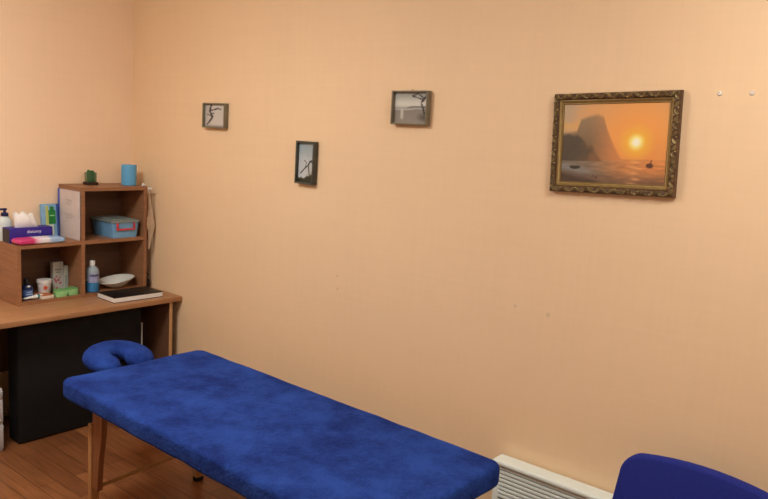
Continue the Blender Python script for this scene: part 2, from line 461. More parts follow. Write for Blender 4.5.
f.build('lettering', mat('navy_ink', (44, 46, 84), .6), lab, smooth=False)

t = thing('white_bowl', (.185, -.232, Z0), 'shallow white irregular dish behind the black book', 'bowl')
f = MB().lathe([(0, .003), (.035, .0), (.045, .002), (.075, .018), (.105, .036), (.108, .039), (.104, .040), (.072, .023), (.04, .009), (0, .008)], n=40, sx=.92, sy=1.16)
for v in f.bm.verts:
    v.co.z *= 1.25
    r = math.hypot(v.co.x, v.co.y)
    v.co.z += .012*(r/.11)**2*(1.0*v.co.y/.11+.25*math.sin(3*math.atan2(v.co.y, v.co.x)))*(1 if r > .05 else 0) + (.004 if r > .05 else 0)
f.build('bowl_body', mat('white_ceramic', (222, 224, 216), .25), t)

t = thing('power_adapter', (.235, -.036, DZ), 'small black adapter standing on the desk in the gap by the wall', 'adapter')
MB().box(-.02, .02, -.022, .014, 0, .058, .004).build('adapter_body', M['black'], t)
MB().tube([(0, 0, .056), (0, .008, .09), (-.03, .014, .10), (-.06, .012, .07), (-.09, .012, .012), (-.16, .01, .006)], .003, 8).build('cable', M['black'], t)

# black book lying on the desk
q = [(.337, -.440), (.513, -.440), (.513, -.123), (.337, -.123)]
t = thing('notebook', (.425, -.272, DZ+.0003), 'closed black hardcover notebook lying flat on the desk', 'book', rot=(0, 0, -.02))
MB().box(-.1, .1, -.165, .165, .0, .004, .001).box(-.1, .1, -.165, .165, .030, .034, .001).box(-.102, -.098, -.165, .165, 0, .034, .001).build('cover', M['black'], t)
MB().box(-.098, .099, -.164, .164, .004, .030).build('pages', M['paper'], t, smooth=False)

# --- low unit, compartment
t = thing('blue_bottle', (.175, -.797, Z0), 'small dark blue round bottle with black cap in the left compartment', 'bottle')
bottle_body([(0, 0), (.03, 0), (.033, .003), (.033, .062), (.03, .072), (.018, .08), (.014, .084), (0, .084)]).build('bottle_body', mat('dark_blue_glass', (28, 42, 84), .25), t)
bottle_body([(0, .083), (.017, .083), (.017, .108), (.012, .116), (0, .116)]).build('cap', M['black'], t)
f = MB()
for i in range(10):
    a0 = -1.2+i*.24; a1 = a0+.24
    f.prism([(.0338*math.cos(a0), .0338*math.sin(a0)), (.0338*math.cos(a1), .0338*math.sin(a1)), (.033*math.cos(a1), .033*math.sin(a1)), (.033*math.cos(a0), .033*math.sin(a0))], .014, .052, 'z')
lb = f.build('label_sticker', mat('blue_label', (70, 106, 168), .5), t)
MB().box(.0336, .0345, -.02, .02, .024, .030).box(.0336, .0345, -.016, .016, .038, .043).build('lettering', mat('pale_ink', (170, 190, 220), .6), lb, smooth=False)
MB().ball((.027, .0, .072), .009, (.6, 1.1, .9)).build('white_spot', M['white'], t)['label'] = 'white spot on the shoulder of the bottle'  # small white spot set on the bottle's shoulder

t = thing('cream_jar', (.15, -.680, Z0), 'white tapering tub with an orange flower print in the left compartment', 'jar')
MB().lathe([(0, 0), (.031, 0), (.033, .003), (.039, .074), (.041, .076), (.041, .090), (.039, .093), (0, .093)], n=32).build('jar_body', mat('white_tub', (214, 208, 206), .4), t)
MB().lathe([(.0415, .076), (.0425, .076), (.0425, .094), (0, .095)], n=32).build('lid', mat('white_lid', (224, 220, 216), .4), t)
f = MB()
for i in range(6):
    a = i*PI/3; f.ball((.0365, -.010+.008*math.cos(a), .050+.008*math.sin(a)), .0066, (.25, 1, 1), 1)
f.ball((.037, -.010, .050), .0065, (.3, 1, 1), 1)
f.build('flower_print', mat('orange_print', (208, 92, 60), .6), t)

t = thing('soap_box', (.10, -.568, Z0), 'upright pale carton with pink print at the back of the left compartment', 'box')
MB().box(-.02, .02, -.042, .022, 0, .185, .001).build('carton', mat('pale_carton', (190, 192, 186), .6, var=.06, vscale=30), t)
f = MB(); random.seed(3)
for k in range(12):
    y = -.01+random.uniform(-.022, .022); z = .05+random.uniform(-.03, .045)
    f.ball((.02, y, z), random.uniform(.004, .009), (.12, 1, 1.1), 1)
f.build('flower_print', mat('pink_print', (176, 96, 108), .6), t)
MB().box(.0198, .0206, -.03, .008, .135, .141).box(.0198, .0206, -.026, .004, .12, .124).build('lettering', mat('grey_ink', (110, 112, 110), .6), t, smooth=False)
t = thing('slim_carton', (.112, -.530, Z0), 'slightly shorter pale carton standing right of the pink printed carton', 'box')
MB().box(-.014, .014, -.0155, .013, 0, .16, .001).build('carton', mat('greenish_carton', (176, 184, 172), .6, var=.05, vscale=30), t)
MB().box(.0138, .0146, -.010, .010, .03, .10).build('print_panel', mat('grey_print', (150, 156, 150), .6), t, smooth=False)

gm = mat('green_carton', (150, 206, 138), .6, var=.06, vscale=40)
gmd = mat('deep_green_print', (112, 172, 104), .6)
t = thing('green_box', (.243, -.630, Z0), 'small light green box in front of the pale cartons', 'box', 'small green boxes')
MB().box(-.026, .026, -.029, .029, 0, .042, .001).build('carton', gm, t)
MB().box(-.0265, .0265, -.0295, .0295, .036, .0428, .001).build('lid', gmd, t)
g2 = copy_tree(t); g2.location = (.232, -.5535, Z0); g2.rotation_euler = (0, 0, .12)
g2['label'] = 'small light green box beside the upright divider, right of its twin'

t = thing('cream_tube', (.232, -.805, Z0), 'white tube with teal band lying at the front of the left compartment', 'tube', rot=(0, 0, .12))
def tube_body(L, r):
    f = MB(); bm = bmesh.new(); rings = []; n = 16; k = 8
    for i in range(k+1):
        s = i/k; fl = 1-.9*s; w = r*(1+.25*s)
        rings.append([bm.verts.new((w*math.cos(2*PI*j/n), -L/2+L*(1-s), r+(-r+r*fl)*0+r*fl*math.sin(2*PI*j/n)-(r-r*fl)*.0)) for j in range(n)])
    for a, b in zip(rings, rings[1:]):
        for j in range(n): bm.faces.new((a[j], a[(j+1) % n], b[(j+1) % n], b[j]))
    bm.faces.new(rings[0]); bm.faces.new(rings[-1][::-1]); bmesh.ops.recalc_face_normals(bm, faces=bm.faces[:])
    f.bm.free(); f.bm = bm; return f
tube_body(.085, .013).build('tube_body', mat('white_tube', (226, 230, 224), .35), t)
MB().lathe([(0, 0), (.0135, 0), (.0135, .012), (.0135, .013), (0, .013)], n=18, mtx=Matrix.Translation((0, .043, .013)) @ Matrix.Rotation(-PI/2, 4, 'X')).build('band', mat('teal_plastic', (40, 120, 120), .4), t)
MB().lathe([(0, 0), (.011, 0), (.011, .02), (.009, .022), (0, .022)], n=18, mtx=Matrix.Translation((0, .056, .013)) @ Matrix.Rotation(-PI/2, 4, 'X')).build('cap', M['white'], t)

t = thing('flat_box', (.215, -.715, Z0), 'flat orange topped small carton lying in front of the tub', 'box', rot=(0, 0, .06))
MB().box(-.045, .045, -.037, .037, 0, .018, .001).build('carton', mat('white_carton', (224, 216, 200), .6), t)
MB().box(-.0445, .0445, -.0365, .0365, .0178, .0192).build('printed_top', mat('orange_carton', (190, 116, 70), .6, var=.08, vscale=40), t, smooth=False)
t = thing('white_packet', (.205, -.866, Z0), 'small white packet leaning on the inner left side of the left compartment', 'packet')
MB().box(-.03, .03, -.006, .004, 0, .068, .002).build('packet_body', M['paper'], t)
MB().box(-.02, .02, .0035, .0048, .02, .05).build('print_panel', mat('grey_print_b', (170, 172, 176), .6), t, smooth=False)

# --- on the low unit
t = thing('lotion_bottle', (.052, -.862, Z1), 'white pump bottle with dark blue pump at the left picture edge', 'bottle')
bx = .0
bottle_body([(0, 0), (.038, 0), (.041, .005), (.041, .095), (.039, .112), (.031, .130), (.02, .139), (.017, .145), (0, .145)], 32, .8, 1).build('bottle_body', mat('white_bottle', (212, 222, 218), .35), t)
nv = mat('navy_plastic', (36, 40, 84), .4)
pu = bottle_body([(0, .143), (.0205, .143), (.0205, .160), (.013, .164), (.007, .166), (.007, .176), (.013, .178), (.013, .188), (0, .190)], 20).build('pump', nv, t)
MB().tube([(0, .0, .182), (0, -.03, .183), (0, -.044, .177)], .006, 10).build('spout', nv, pu)

# tissue box (front face towards +x)
t = thing('tissue_box', (.139, -.768, Z1), 'purple tissue box with white lettering on the low shelf top', 'tissue box', rot=(0, 0, 0))
TW = .252
violet = mat('violet_card', (54, 38, 136), .5, var=.06, vscale=20)
MB().box(-.045, .045, -TW/2, TW/2, 0, .085, .002).build('carton', violet, t)
MB().box(-.043, .043, -TW/2-.0008, -TW/2+.0002, .004, .081).build('end_panel', mat('dark_card', (58, 52, 56), .6, var=.2, vscale=50), t, smooth=False)
MB().text('diatomy', .026, Matrix.Translation((.0453, .015, .062)) @ RZm).build('lettering', mat('white_ink', (222, 218, 230), .6), t, smooth=False)
MB().box(.045, .0457, -.02, .05, .030, .033).build('small_print', mat('lilac_ink', (150, 140, 196), .6), t, smooth=False)
f = MB(); bm = bmesh.new(); n, k = 40, 12; rings = []
for i in range(k+1):
    s_ = i/k; ring = []
    for j in range(n):
        a = 2*PI*j/n; fold = 1+.16*math.sin(5*a+2*s_)*s_+.07*math.sin(11*a)*s_
        yy = (.068-.018*s_)*math.cos(a)*fold-.020*s_; xx = (.013+.016*math.sin(PI*s_))*math.sin(a)*fold
        zz = .083+s_*(.082-.35*max(0, yy-.005)+.012*math.sin(4*a+1))
        ring.append(bm.verts.new((xx+.006, yy-.012, zz)))
    rings.append(ring)
for a, b in zip(rings, rings[1:]):
    for j in range(n): bm.faces.new((a[j], a[(j+1) % n], b[(j+1) % n], b[j]))
top = [bm.verts.new((.006+(v.co.x-.006)*.3, v.co.y*.6-.01, v.co.z-.012)) for v in rings[-1]]
for j in range(n): bm.faces.new((rings[-1][j], rings[-1][(j+1) % n], top[(j+1) % n], top[j]))
bm.faces.new(top); bmesh.ops.recalc_face_normals(bm, faces=bm.faces[:]); f.bm.free(); f.bm = bm
tg = f.build('tissue', mat('white_tissue', (242, 238, 234), .95), t, angle=180)

# wipes packet lying in front
def wipes_disp(co):
    return Vector((co.x, co.y, co.z*(1+.10*fbm(co.x, co.y, 14, 2))*(1-.30*sstep(.11, .145, abs(co.y)))))
t = thing('wipes_packet', (.2385, -.752, Z1+.001), 'soft pink, white and pale blue wipes packet lying on the low shelf', 'packet', rot=(0, 0, .02))
wp = bpy.data.materials.new('wipes_print'); wp.use_nodes = True
nt = wp.node_tree; b = nt.nodes['Principled BSDF']; b.inputs['Roughness'].default_value = .35
tc = nt.nodes.new('ShaderNodeTexCoord'); sp = nt.nodes.new('ShaderNodeSeparateXYZ'); nt.links.new(tc.outputs['Object'], sp.inputs[0])
nz_ = nt.nodes.new('ShaderNodeTexNoise'); nz_.inputs['Scale'].default_value = 22; nt.links.new(tc.outputs['Object'], nz_.inputs['Vector'])
ma = nt.nodes.new('ShaderNodeMath'); ma.operation = 'MULTIPLY_ADD'; ma.inputs[1].default_value = .05; nt.links.new(nz_.outputs['Fac'], ma.inputs[0]); nt.links.new(sp.outputs['Y'], ma.inputs[2])
mr = nt.nodes.new('ShaderNodeMapRange'); mr.inputs['From Min'].default_value = -.12; mr.inputs['From Max'].default_value = .17; nt.links.new(ma.outputs[0], mr.inputs['Value'])
cr = nt.nodes.new('ShaderNodeValToRGB'); els = cr.color_ramp.elements
els[0].position = 0; els[0].color = (*lin((206, 62, 120)), 1); els[1].position = 1; els[1].color = (*lin((140, 176, 216)), 1)
for pos, c in ((.34, (206, 52, 112)), (.42, (232, 190, 208)), (.5, (228, 226, 232)), (.62, (226, 224, 230)), (.7, (160, 190, 224))):
    e = els.new(pos); e.color = (*lin(c), 1)
nt.links.new(mr.outputs[0], cr.inputs['Fac']); nt.links.new(cr.outputs[0], b.inputs['Base Color'])
MB().soft(.100, .285, .032, .022, .011, 8, 18, 2, wipes_disp, Matrix.Translation((0, 0, .0175))).build('packet_body', wp, t, angle=80)
MB().soft(.05, .09, .004, .018, .002, 4, 6, 1, mtx=Matrix.Translation((0, .01, .0345))).build('flap', mat('flap_white', (222, 214, 220), .4), t)
MB().ball((.032, .035, .03), .012, (1, 1.2, .3)).build('printed_spot', mat('brown_print', (150, 108, 100), .5), t)

# green printed cardboard packs behind the tissue box
t = thing('toothpaste_carton', (.052, -.592, Z1+.0035), 'blue card pack with a green tube picture standing against the wall', 'carton', rot=(0, -.10, 0))
MB().box(-.012, .012, -.05, .052, 0, .20, .001).build('card', mat('blue_card', (128, 170, 204), .5, var=.1, vscale=25), t)
MB().box(.0118, .0128, -.027, -.009, .006, .19).build('yellow_panel', mat('yellow_green_card', (184, 190, 110), .5, var=.1, vscale=25), t, smooth=False)
MB().box(.0126, .0146, -.010, .034, .078, .162, .001).box(.0126, .015, .0, .024, .16, .184, .001).build('tube_picture', mat('leaf_green', (36, 128, 58), .45, var=.2, vscale=40), t)
MB().box(.0145, .0152, -.002, .026, .126, .132).build('lettering', mat('pale_green_ink', (160, 220, 160), .5), t, smooth=False)
MB().box(.0126, .0136, -.012, .02, .01, .075).build('picture', mat('cream_print', (196, 206, 180), .5, var=.1, vscale=50), t, smooth=False)
MB().box(-.0125, .013, .04, .0525, 0, .2005).build('spine_print', mat('dark_blue_card', (50, 84, 150), .5), t, smooth=False)

# folder leaning on the left side of the tall unit
t = thing('document_folder', (.14, -.5165, Z1), 'clear blue edged folder with grey paper standing against the tall shelf side', 'folder')
MB().box(-.106, .128, -.006, -.002, .002, .294).build('sheet', M['greypaper'], t, smooth=False)
f = MB()
for (z, x0, x1) in ((.235, -.03, .04), (.225, -.015, .045), (.21, -.03, .03), (.15, -.06, .06), (.14, -.045, .07), (.128, -.03, .05)):
    f.box(x0, x1, -.0066, -.0058, z, z+.003)
f.build('lettering', mat('faint_grey_ink', (166, 154, 150), .8), t, smooth=False)
MB().box(-.122, -.105, -.010, 0, 0, .298, .002).build('spine', mat('blue_spine', (58, 84, 176), .4), t)
MB().prism([(-.105, 0), (.125, 0), (.132, .03), (.132, .297), (-.105, .297)], -.0016, -.0004, 'y').build('back_cover', mat('clear_film', (190, 186, 190), .3), t, smooth=False)

# ------------------------------------------------------------------ massage table
FX, FY, TA, TL, TWD, TT, TH = 1.357, -.428, -.014, 1.868, .772, .670, .090
d = Vector((math.cos(TA), math.sin(TA), 0)); nrm = Vector((d.y, -d.x, 0))
cen = Vector((FX, FY, 0))+d*TL/2+nrm*TWD/2
t = thing('massage_table', (cen.x, cen.y, 0), 'long massage table with a blue velour cover and wooden legs', 'massage table', rot=(0, 0, TA))
def tdisp(co):
    z = co.z
    a = fbm(co.x, co.y, 2.2, 3); b_ = fbm(co.x+9, co.y, 7, 3)
    if z > 0: z += .0022*a+.0020*b_
    k = .004*fbm(co.x*1.0, co.y+5, 6, 2)
    return Vector((co.x+(k if abs(co.x) > TL/2-.05 else 0), co.y+(k if abs(co.y) > TWD/2-.05 else 0), z-(.0025*fbm(co.x, co.y, 5, 2) if z < 0 else 0)))
MB().soft(TL, TWD, TH, .055, .024, 90, 40, 2, tdisp, Matrix.Translation((0, 0, TT-TH/2))).build('mattress', M['terry'], t, angle=80)
fr = MB()
fr.box(-TL/2+.06, TL/2-.06, -TWD/2+.15, -TWD/2+.175, .535, TT-TH+.004).box(-TL/2+.06, TL/2-.06, TWD/2-.175, TWD/2-.15, .535, TT-TH+.004)
fr.box(-TL/2+.06, -TL/2+.085, -TWD/2+.175, TWD/2-.175, .535, TT-TH+.004).box(TL/2-.085, TL/2-.06, -TWD/2+.175, TWD/2-.175, .535, TT-TH+.004).box(-.02, .02, -TWD/2+.175, TWD/2-.175, .535, TT-TH+.004)
fr.build('frame', M['legwood'], t, smooth=False)
XA = TL/2
for sx in (-1, 1):
    for sy in (-1, 1):
        y0 = sy*(TWD/2-.055); x0 = sx*(XA-.143)   # inner line of the leg
        yy = sorted((y0, y0+sy*.03))
        ot = sx*.001
        pts = [(x0+sx*.0, TT-TH+.004), (x0-sx*.085, TT-TH+.004), (x0-sx*.08, .44), (x0-sx*.052, .30), (x0-sx*.042, .16), (x0, .16)]
        # legs on the outer side of the rail
        ins = .082
        yy = sorted((sy*(TWD/2-ins-.028), sy*(TWD/2-ins)))
        lg = MB().prism(pts, yy[0], yy[1], 'y', .003).build('leg', M['legwood'], t)
        xx = sorted((x0+ot, x0+sx*.03))
        MB().box(xx[0], xx[1], yy[0]-.006, yy[1]+.006, .02, .47, .003).build('leg_extension', M['legwood2'], lg)['label'] = 'paler adjustable lower leg board'
        MB().box(xx[0]-.003, xx[1]+.003, yy[0]-.009, yy[1]+.009, 0, .024, .004).build('rubber_foot', M['rubber'], lg)
        for z in (.235, .165):
            MB().lathe([(0, 0), (.004, 0), (.004, .006), (.011, .007), (.011, .016), (.008, .019), (0, .02)], n=14,
                       mtx=Matrix.Translation((x0+sx*.03, (yy[0]+yy[1])/2, z)) @ Matrix.Rotation(sx*PI/2, 4, 'Y')).build('knob', M['brass'], lg)
    xb = sx*(XA-.153)
    MB().tube([(xb-sx*.012, -TWD/2+.10, .175), (xb-sx*.012, TWD/2-.10, .205)], .009, 10).build('crossbar', M['legwood2'], t)
# face cradle plugged into the head end
hx, hy, hz = -XA-.125, -.02, .662
f = MB(); pts = []; rad = []
for i in range(41):
    a = math.radians(22+316*i/40)
    pts.append((hx+.098*math.cos(a)+.0, hy+.100*math.sin(a), hz+.016*(-math.cos(a))))
    e = min(i, 40-i)
    rad.append(.070*math.sqrt(max(.02, 1-(1-min(1, e/4))**2)))
f.tube(pts, .06, 16, radii=rad, flat=.66)
f.build('face_cushion', M['terry'], t, angle=120)
MB().box(hx-.1, -XA+.1, -.10, -.08, .585, .60).box(hx-.1, -XA+.1, .08, .10, .585, .60).box(hx-.12, hx-.1, -.10, .10, .585, .615).build('cradle_bracket', M['blackmetal'], t)

# ------------------------------------------------------------------ convector heater on the wall
HX0, HX1 = 2.968, 4.02
t = thing('convector_heater', (HX0, 0, .06), 'cream wall convector heater with horizontal slats behind the massage table', 'heater')
W_ = HX1-HX0; HZ = .422
MB().box(0, .03, -.078, -.012, 0, HZ-.02, .003).box(W_-.03, W_, -.078, -.012, 0, HZ-.02, .003).box(.03, W_-.03, -.078, -.072, 0, .245, .002)\
    .box(.03, W_-.03, -.02, -.012, 0, HZ-.02).box(.03, W_-.03, -.072, -.02, 0, .02).build('casing', M['cream'], t)
MB().soft(W_+.014, .084, .024, .012, .010, 20, 4, 1, mtx=Matrix.Translation((W_/2, -.05, HZ-.012))).build('top_rail', M['cream'], t)
f = MB()
for k in range(9):
    z = .254+k*.0182
    f.box(.028, W_-.028, -.079, -.066, z, z+.0125, .002, 1)
f.build('slats', M['cream'], t)
MB().box(.03, W_-.03, -.05, -.045, .24, HZ-.03).build('inner_panel', M['slot'], t, smooth=False)
for bx_ in (.1, W_-.14): MB().box(bx_, bx_+.04, -.012, 0, .1, .3).build('wall_bracket', M['steel'], t, smooth=False)

# ------------------------------------------------------------------ blue chair
CX, CY = 3.845, -.30
t = thing('office_chair', (CX, CY, 0), 'navy blue upholstered chair with its back to the wall, bottom right corner', 'chair', rot=(0, 0, 0))
def outline():
    wb, wt, z0, z1 = .292, .268, .42, .760
    P = []
    rt = .07; rb = .05
    for (cx, cz, r, a0) in ((wt-rt, z1-rt, rt, 0), (-(wt-rt), z1-rt, rt, PI/2), (-(wb-rb), z0+rb, rb, PI), (wb-rb, z0+rb, rb, 1.5*PI)):
        for k in range(9):
            a = a0+PI/2*k/8; P.append((cx+r*math.cos(a), cz+r*math.sin(a)))
    # crown the top edge
    return [(x, z+(.035*(1-(x/wt)**2) if z > z1-.09 else 0)) for x, z in P]
def crown(P):
    out = []
    n = len(P)
    for i in range(n):
        a, b_ = P[i], P[(i+1) % n]
        out.append(a)
        if math.hypot(b_[0]-a[0], b_[1]-a[1]) > .12:
            for k in range(1, 8):
                s = k/8; x = a[0]+(b_[0]-a[0])*s; z = a[1]+(b_[1]-a[1])*s
                if z > .74: z = .760+.035*(1-(x/.268)**2)
                out.append((x, z))
    return out
tilt = Matrix.Translation((0, .03, .42)) @ Matrix.Rotation(-.10, 4, 'X') @ Matrix.Translation((0, 0, -.42))
MB().prism(crown(outline()), -.025, .03, 'y', .016, 3, mtx=tilt).build('backrest', M['chairblue'], t, angle=60)
MB().soft(.54, .46, .06, .07, .025, 12, 12, 1, lambda c: Vector((c.x, c.y, c.z+(.006*(1-(c.x/.25)**2) if c.z > 0 else 0))), Matrix.Translation((0, -.25, .445))).build('seat', M['chairblue'], t, angle=80)
for sx in (-1, 1):
    MB().tube([(sx*.20, -.45, .41), (sx*.235, -.47, .38), (sx*.25, -.49, .01)], .011, 10).build('leg', M['blackmetal'], t)
    MB().tube([(sx*.20, -.06, .41), (sx*.235, -.03, .38), (sx*.25, .045, .01)], .011, 10).build('leg', M['blackmetal'], t)
    MB().tube([(sx*.16, -.10, .405), (sx*.16, .045, .40), (sx*.16, .052, .43), (sx*.16, .073, .55)], .010, 10).build('back_support', M['blackmetal'], t)
MB().tube([(-.20, -.45, .408), (.20, -.45, .408)], .01).tube([(-.20, -.06, .408), (.20, -.06, .408)], .01).tube([(-.2, -.45, .408), (-.2, -.06, .408)], .01).tube([(.2, -.45, .408), (.2, -.06, .408)], .01).build('seat_frame', M['blackmetal'], t)
for sx in (-1, 1):
    for y in (-.49, .045): MB().lathe([(0, 0), (.015, 0), (.015, .022), (0, .024)], sx*.25, y, 0, 12).build('foot_cap', M['rubber'], t)

# ------------------------------------------------------------------ pictures on the wall
def box_frame(name, x0, x1, z0, z1, depth, bar, rgb, fn, nx, ny, label, tilt=0, hook=False):
    w, h = x1-x0, z1-z0
    t = thing(name, ((x0+x1)/2, 0, (z0+z1)/2), label, 'picture', 'small box-framed pictures on the wall', rot=(0, tilt, 0))
    f = MB()
    f.box(-w/2, -w/2+bar, -depth, -.002, -h/2, h/2, .0015).box(w/2-bar, w/2, -depth, -.002, -h/2, h/2, .0015)
    f.box(-w/2+bar, w/2-bar, -depth, -.002, h/2-bar, h/2, .0015).box(-w/2+bar, w/2-bar, -depth, -.002, -h/2, -h/2+bar, .0015)
    f.build('frame', mat(name+'_wood', rgb, .5, var=.12, vscale=30), t)
    MB().box(-w/2+bar, w/2-bar, -.015, -.003, -h/2+bar, h/2-bar).build('backing', M['greypaper'], t, smooth=False)
    me = picture_mesh(w-2*bar, h-2*bar, fn, nx, ny); me.materials.append(pictured(name+'_print', .35))
    o = bpy.data.objects.new('picture_sheet', me); COL.objects.link(o); o.parent = t; o.location = (0, -.016, 0)
    if hook:
        MB().tube([(-.006, -.008, h/2), (0, -.008, h/2+.008), (.006, -.008, h/2)], .0018, 8).build('hanger', M['brass'], t)
    return t
def seg_d(u, v, a, b):
    px, py = u-a[0], v-a[1]; dx, dy = b[0]-a[0], b[1]-a[1]
    s = max(0, min(1, (px*dx+py*dy)/(dx*dx+dy*dy))); return math.hypot(px-s*dx, py-s*dy)
def art_branch(u, v):
    c = mixc((176, 168, 160), (206, 200, 192), sstep(.2, .8, 1-abs(u-.6))+.3*fbm(u, v, 3))
    c = mixc((150, 142, 136), c, sstep(0, .12, v)*sstep(0, .08, 1-v))
    for a, b, w in (((.30, 1), (.22, .7), .045), ((.22, .7), (.36, .45), .05), ((.36, .45), (.2, .2), .04), ((.24, .72), (.62, .82), .03), ((.62, .82), (.78, .78), .02), ((.36, .45), (.12, .55), .03), ((.2, .2), (.1, .1), .03), ((.3, .6), (.42, .6), .03)):
        dd = seg_d(u, v, a, b)+.02*fbm(u, v, 12)
        c = mixc((58, 54, 56), c, sstep(w*.25, w*1.5, dd))
    return c
def art_tree(u, v):
    c = mixc((196, 200, 202), (150, 168, 172), sstep(.35, 1, v)+.2*fbm(u, v, 3))
    c = mixc(c, (140, 142, 110), .6*sstep(.4, .8, u)*sstep(.5, .2, v)*(.5+.8*fbm(u, v, 8)))
    for a, b, w in (((.15, .22), (.42, .36), .03), ((.42, .36), (.62, .44), .03), ((.62, .44), (.72, .53), .04), ((.72, .53), (.82, .55), .04), ((.82, .55), (.95, .46), .045), ((.42, .36), (.5, .5), .02), ((.62, .44), (.7, .2), .03), ((.95, .46), (.98, .2), .03), ((.5, .5), (.36, .56), .02)):
        dd = seg_d(u*.6, v, (a[0]*.6, a[1]), (b[0]*.6, b[1]))
        c = mixc((44, 46, 44), c, sstep(w*.25, w*.85, dd))
    g = .10+.10*sstep(.3, .8, u)+.03*fbm(u, 1, 9)
    return mixc((40, 46, 32), c, sstep(g-.03, g+.03, v))
def art_lake(u, v):
    if v > .46: c = mixc((208, 208, 198), (150, 152, 144), sstep(.62, 1, v)); c = mixc(c, (150, 150, 142), sstep(.6, .48, v)*.7)
    else: c = mixc((144, 136, 126), (128, 122, 114), v*2)
    h = .49+.05*sstep(.25, .6, u)
    c = mixc((104, 104, 100), c, sstep(.0, .05, abs(v-h+.01))+sstep(.5, .3, u)*.6)
    if v < .47:
        c = mixc(c, (196, 192, 182), sstep(.07, .02, abs(u-.24))*.9*sstep(.08, .2, v))
        c = mixc(c, (190, 188, 178), sstep(.025, .0, abs(v-.44))*sstep(.7, .4, u))
    for a, b, w in (((.92, .30), (.86, .50), .045), ((.86, .50), (.80, .66), .035), ((.80, .66), (.88, .80), .04), ((.88, .80), (1, .94), .05), ((.82, .78), (.55, .88), .04), ((.55, .88), (.7, .96), .04), ((.88, .8), (.75, .92), .035)):
        dd = seg_d(u, v, a, b)+.025*fbm(u, v, 14)
        c = mixc((52, 48, 44), c, sstep(w*.2, w*1.0, dd))
    c = mixc((78, 74, 68), c, sstep(.0, .28, math.hypot((u-.95)*.8, (v-.2)*1.4)))
    return c
box_frame('square_picture', .791, .996, 1.822, 1.966, .034, .007, (122, 114, 92), art_branch, 60, 44, 'small squarish grey box frame with a dark branch picture, leftmost on the wall')
box_frame('upright_picture', 1.599, 1.735, 1.560, 1.784, .034, .010, (74, 74, 64), art_tree, 50, 90, 'dark narrow upright box frame with a misty tree picture, hung lowest')
box_frame('lake_picture', 2.232, 2.441, 1.894, 2.049, .034, .007, (124, 116, 96), art_lake, 72, 54, 'small landscape box frame with a grey lake and tree picture', hook=True, tilt=math.radians(-.6))

# big gilt framed seascape
PW, PH = .500, .388
t = thing('seascape_painting', (3.322, 0, 1.8585), 'large ornate gilt framed orange sunset seascape hung slightly crooked', 'painting', rot=(0, math.radians(-2.4), 0))
gold = mat('antique_gold', (204, 184, 128), .34, .35, rgb2=(122, 100, 62), vscale=50, bump=.3, bscale=120)
goldslip = mat('gold_slip', (146, 120, 72), .45, .4, var=.1, vscale=40)
darkgilt = mat('dark_gilt', (112, 88, 60), .45, .3, rgb2=(76, 54, 44), vscale=60)
def moulding(prof):
    """prof: (inset from outer edge, depth towards the room) swept round the rectangle with mitred corners"""
    bm = bmesh.new(); rings = []
    for ins, dp in prof:
        a, b_ = PW/2-ins, PH/2-ins
        rings.append([bm.verts.new(p) for p in ((-a, -dp, -b_), (a, -dp, -b_), (a, -dp, b_), (-a, -dp, b_))])
    k = len(rings)
    for i in range(k):
        a, b_ = rings[i], rings[(i+1) % k]
        for j in range(4): bm.faces.new((a[j], a[(j+1) % 4], b_[(j+1) % 4], b_[j]))
    bmesh.ops.recalc_face_normals(bm, faces=bm.faces[:])
    f = MB(); f.bm.free(); f.bm = bm; return f
moulding([(0, .003), (0, .020), (.004, .028), (.010, .032), (.018, .031), (.024, .026), (.026, .020), (.026, .003)]).build('outer_frame', darkgilt, t)
moulding([(.026, .003), (.026, .022), (.029, .0235), (.033, .021), (.036, .017), (.039, .016), (.041, .017), (.043, .014), (.043, .003)]).build('gold_slip', goldslip, t)
# carved leaves round the outer moulding
orn = MB()
def leaf(cx, cz, ang, L, W, flip):
    bm = bmesh.new(); n = 6; rows = []
    for i in range(n+1):
        s = i/n; w = W*math.sin(PI*min(1, .12+s*.88))**.8; bend = .35*W*flip*math.sin(s*PI)
        rows.append([bm.verts.new((-L/2+L*s, -(h), bend+w*o)) for o, h in ((-1, 0), (-.45, .0035*math.sin(PI*(.1+.8*s))+.002), (0, .0045*math.sin(PI*(.1+.8*s))), (.45, .0035*math.sin(PI*(.1+.8*s))+.002), (1, 0))])
    for a, b_ in zip(rows, rows[1:]):
        for j in range(4): bm.faces.new((a[j], a[j+1], b_[j+1], b_[j]))
    bmesh.ops.solidify(bm, geom=bm.faces[:], thickness=.002)
    bmesh.ops.recalc_face_normals(bm, faces=bm.faces[:])
    orn._add(bm, Matrix.Translation((cx, -.0305, cz)) @ Matrix.Rotation(-ang, 4, 'Y'))
for (L0, horiz, off, s) in ((PW, True, PH/2-.013, 1), (PW, True, -(PH/2-.013), -1), (PH, False, PW/2-.013, 1), (PH, False, -(PW/2-.013), -1)):
    n = int(round((L0-.02)/.026))
    for i in range(n):
        p = -L0/2+.01+(i+.5)*(L0-.02)/n
        fl = 1 if i % 2 else -1
        a = .55*fl
        if horiz: leaf(p, off, a, .027, .0062, fl)
        else: leaf(off, p, PI/2+a, .027, .0062, fl)
        bead = (p+.013, off+.007*fl) if horiz else (off+.007*fl, p+.013)
        orn.ball((bead[0], -.032, bead[1]), .0032, (1, .8, 1), 1)
orn.build('carved_leaves', gold, t)
MB().box(-PW/2+.004, PW/2-.004, -.006, -.003, -PH/2+.004, PH/2-.004).build('backing', M['greypaper'], t, smooth=False)

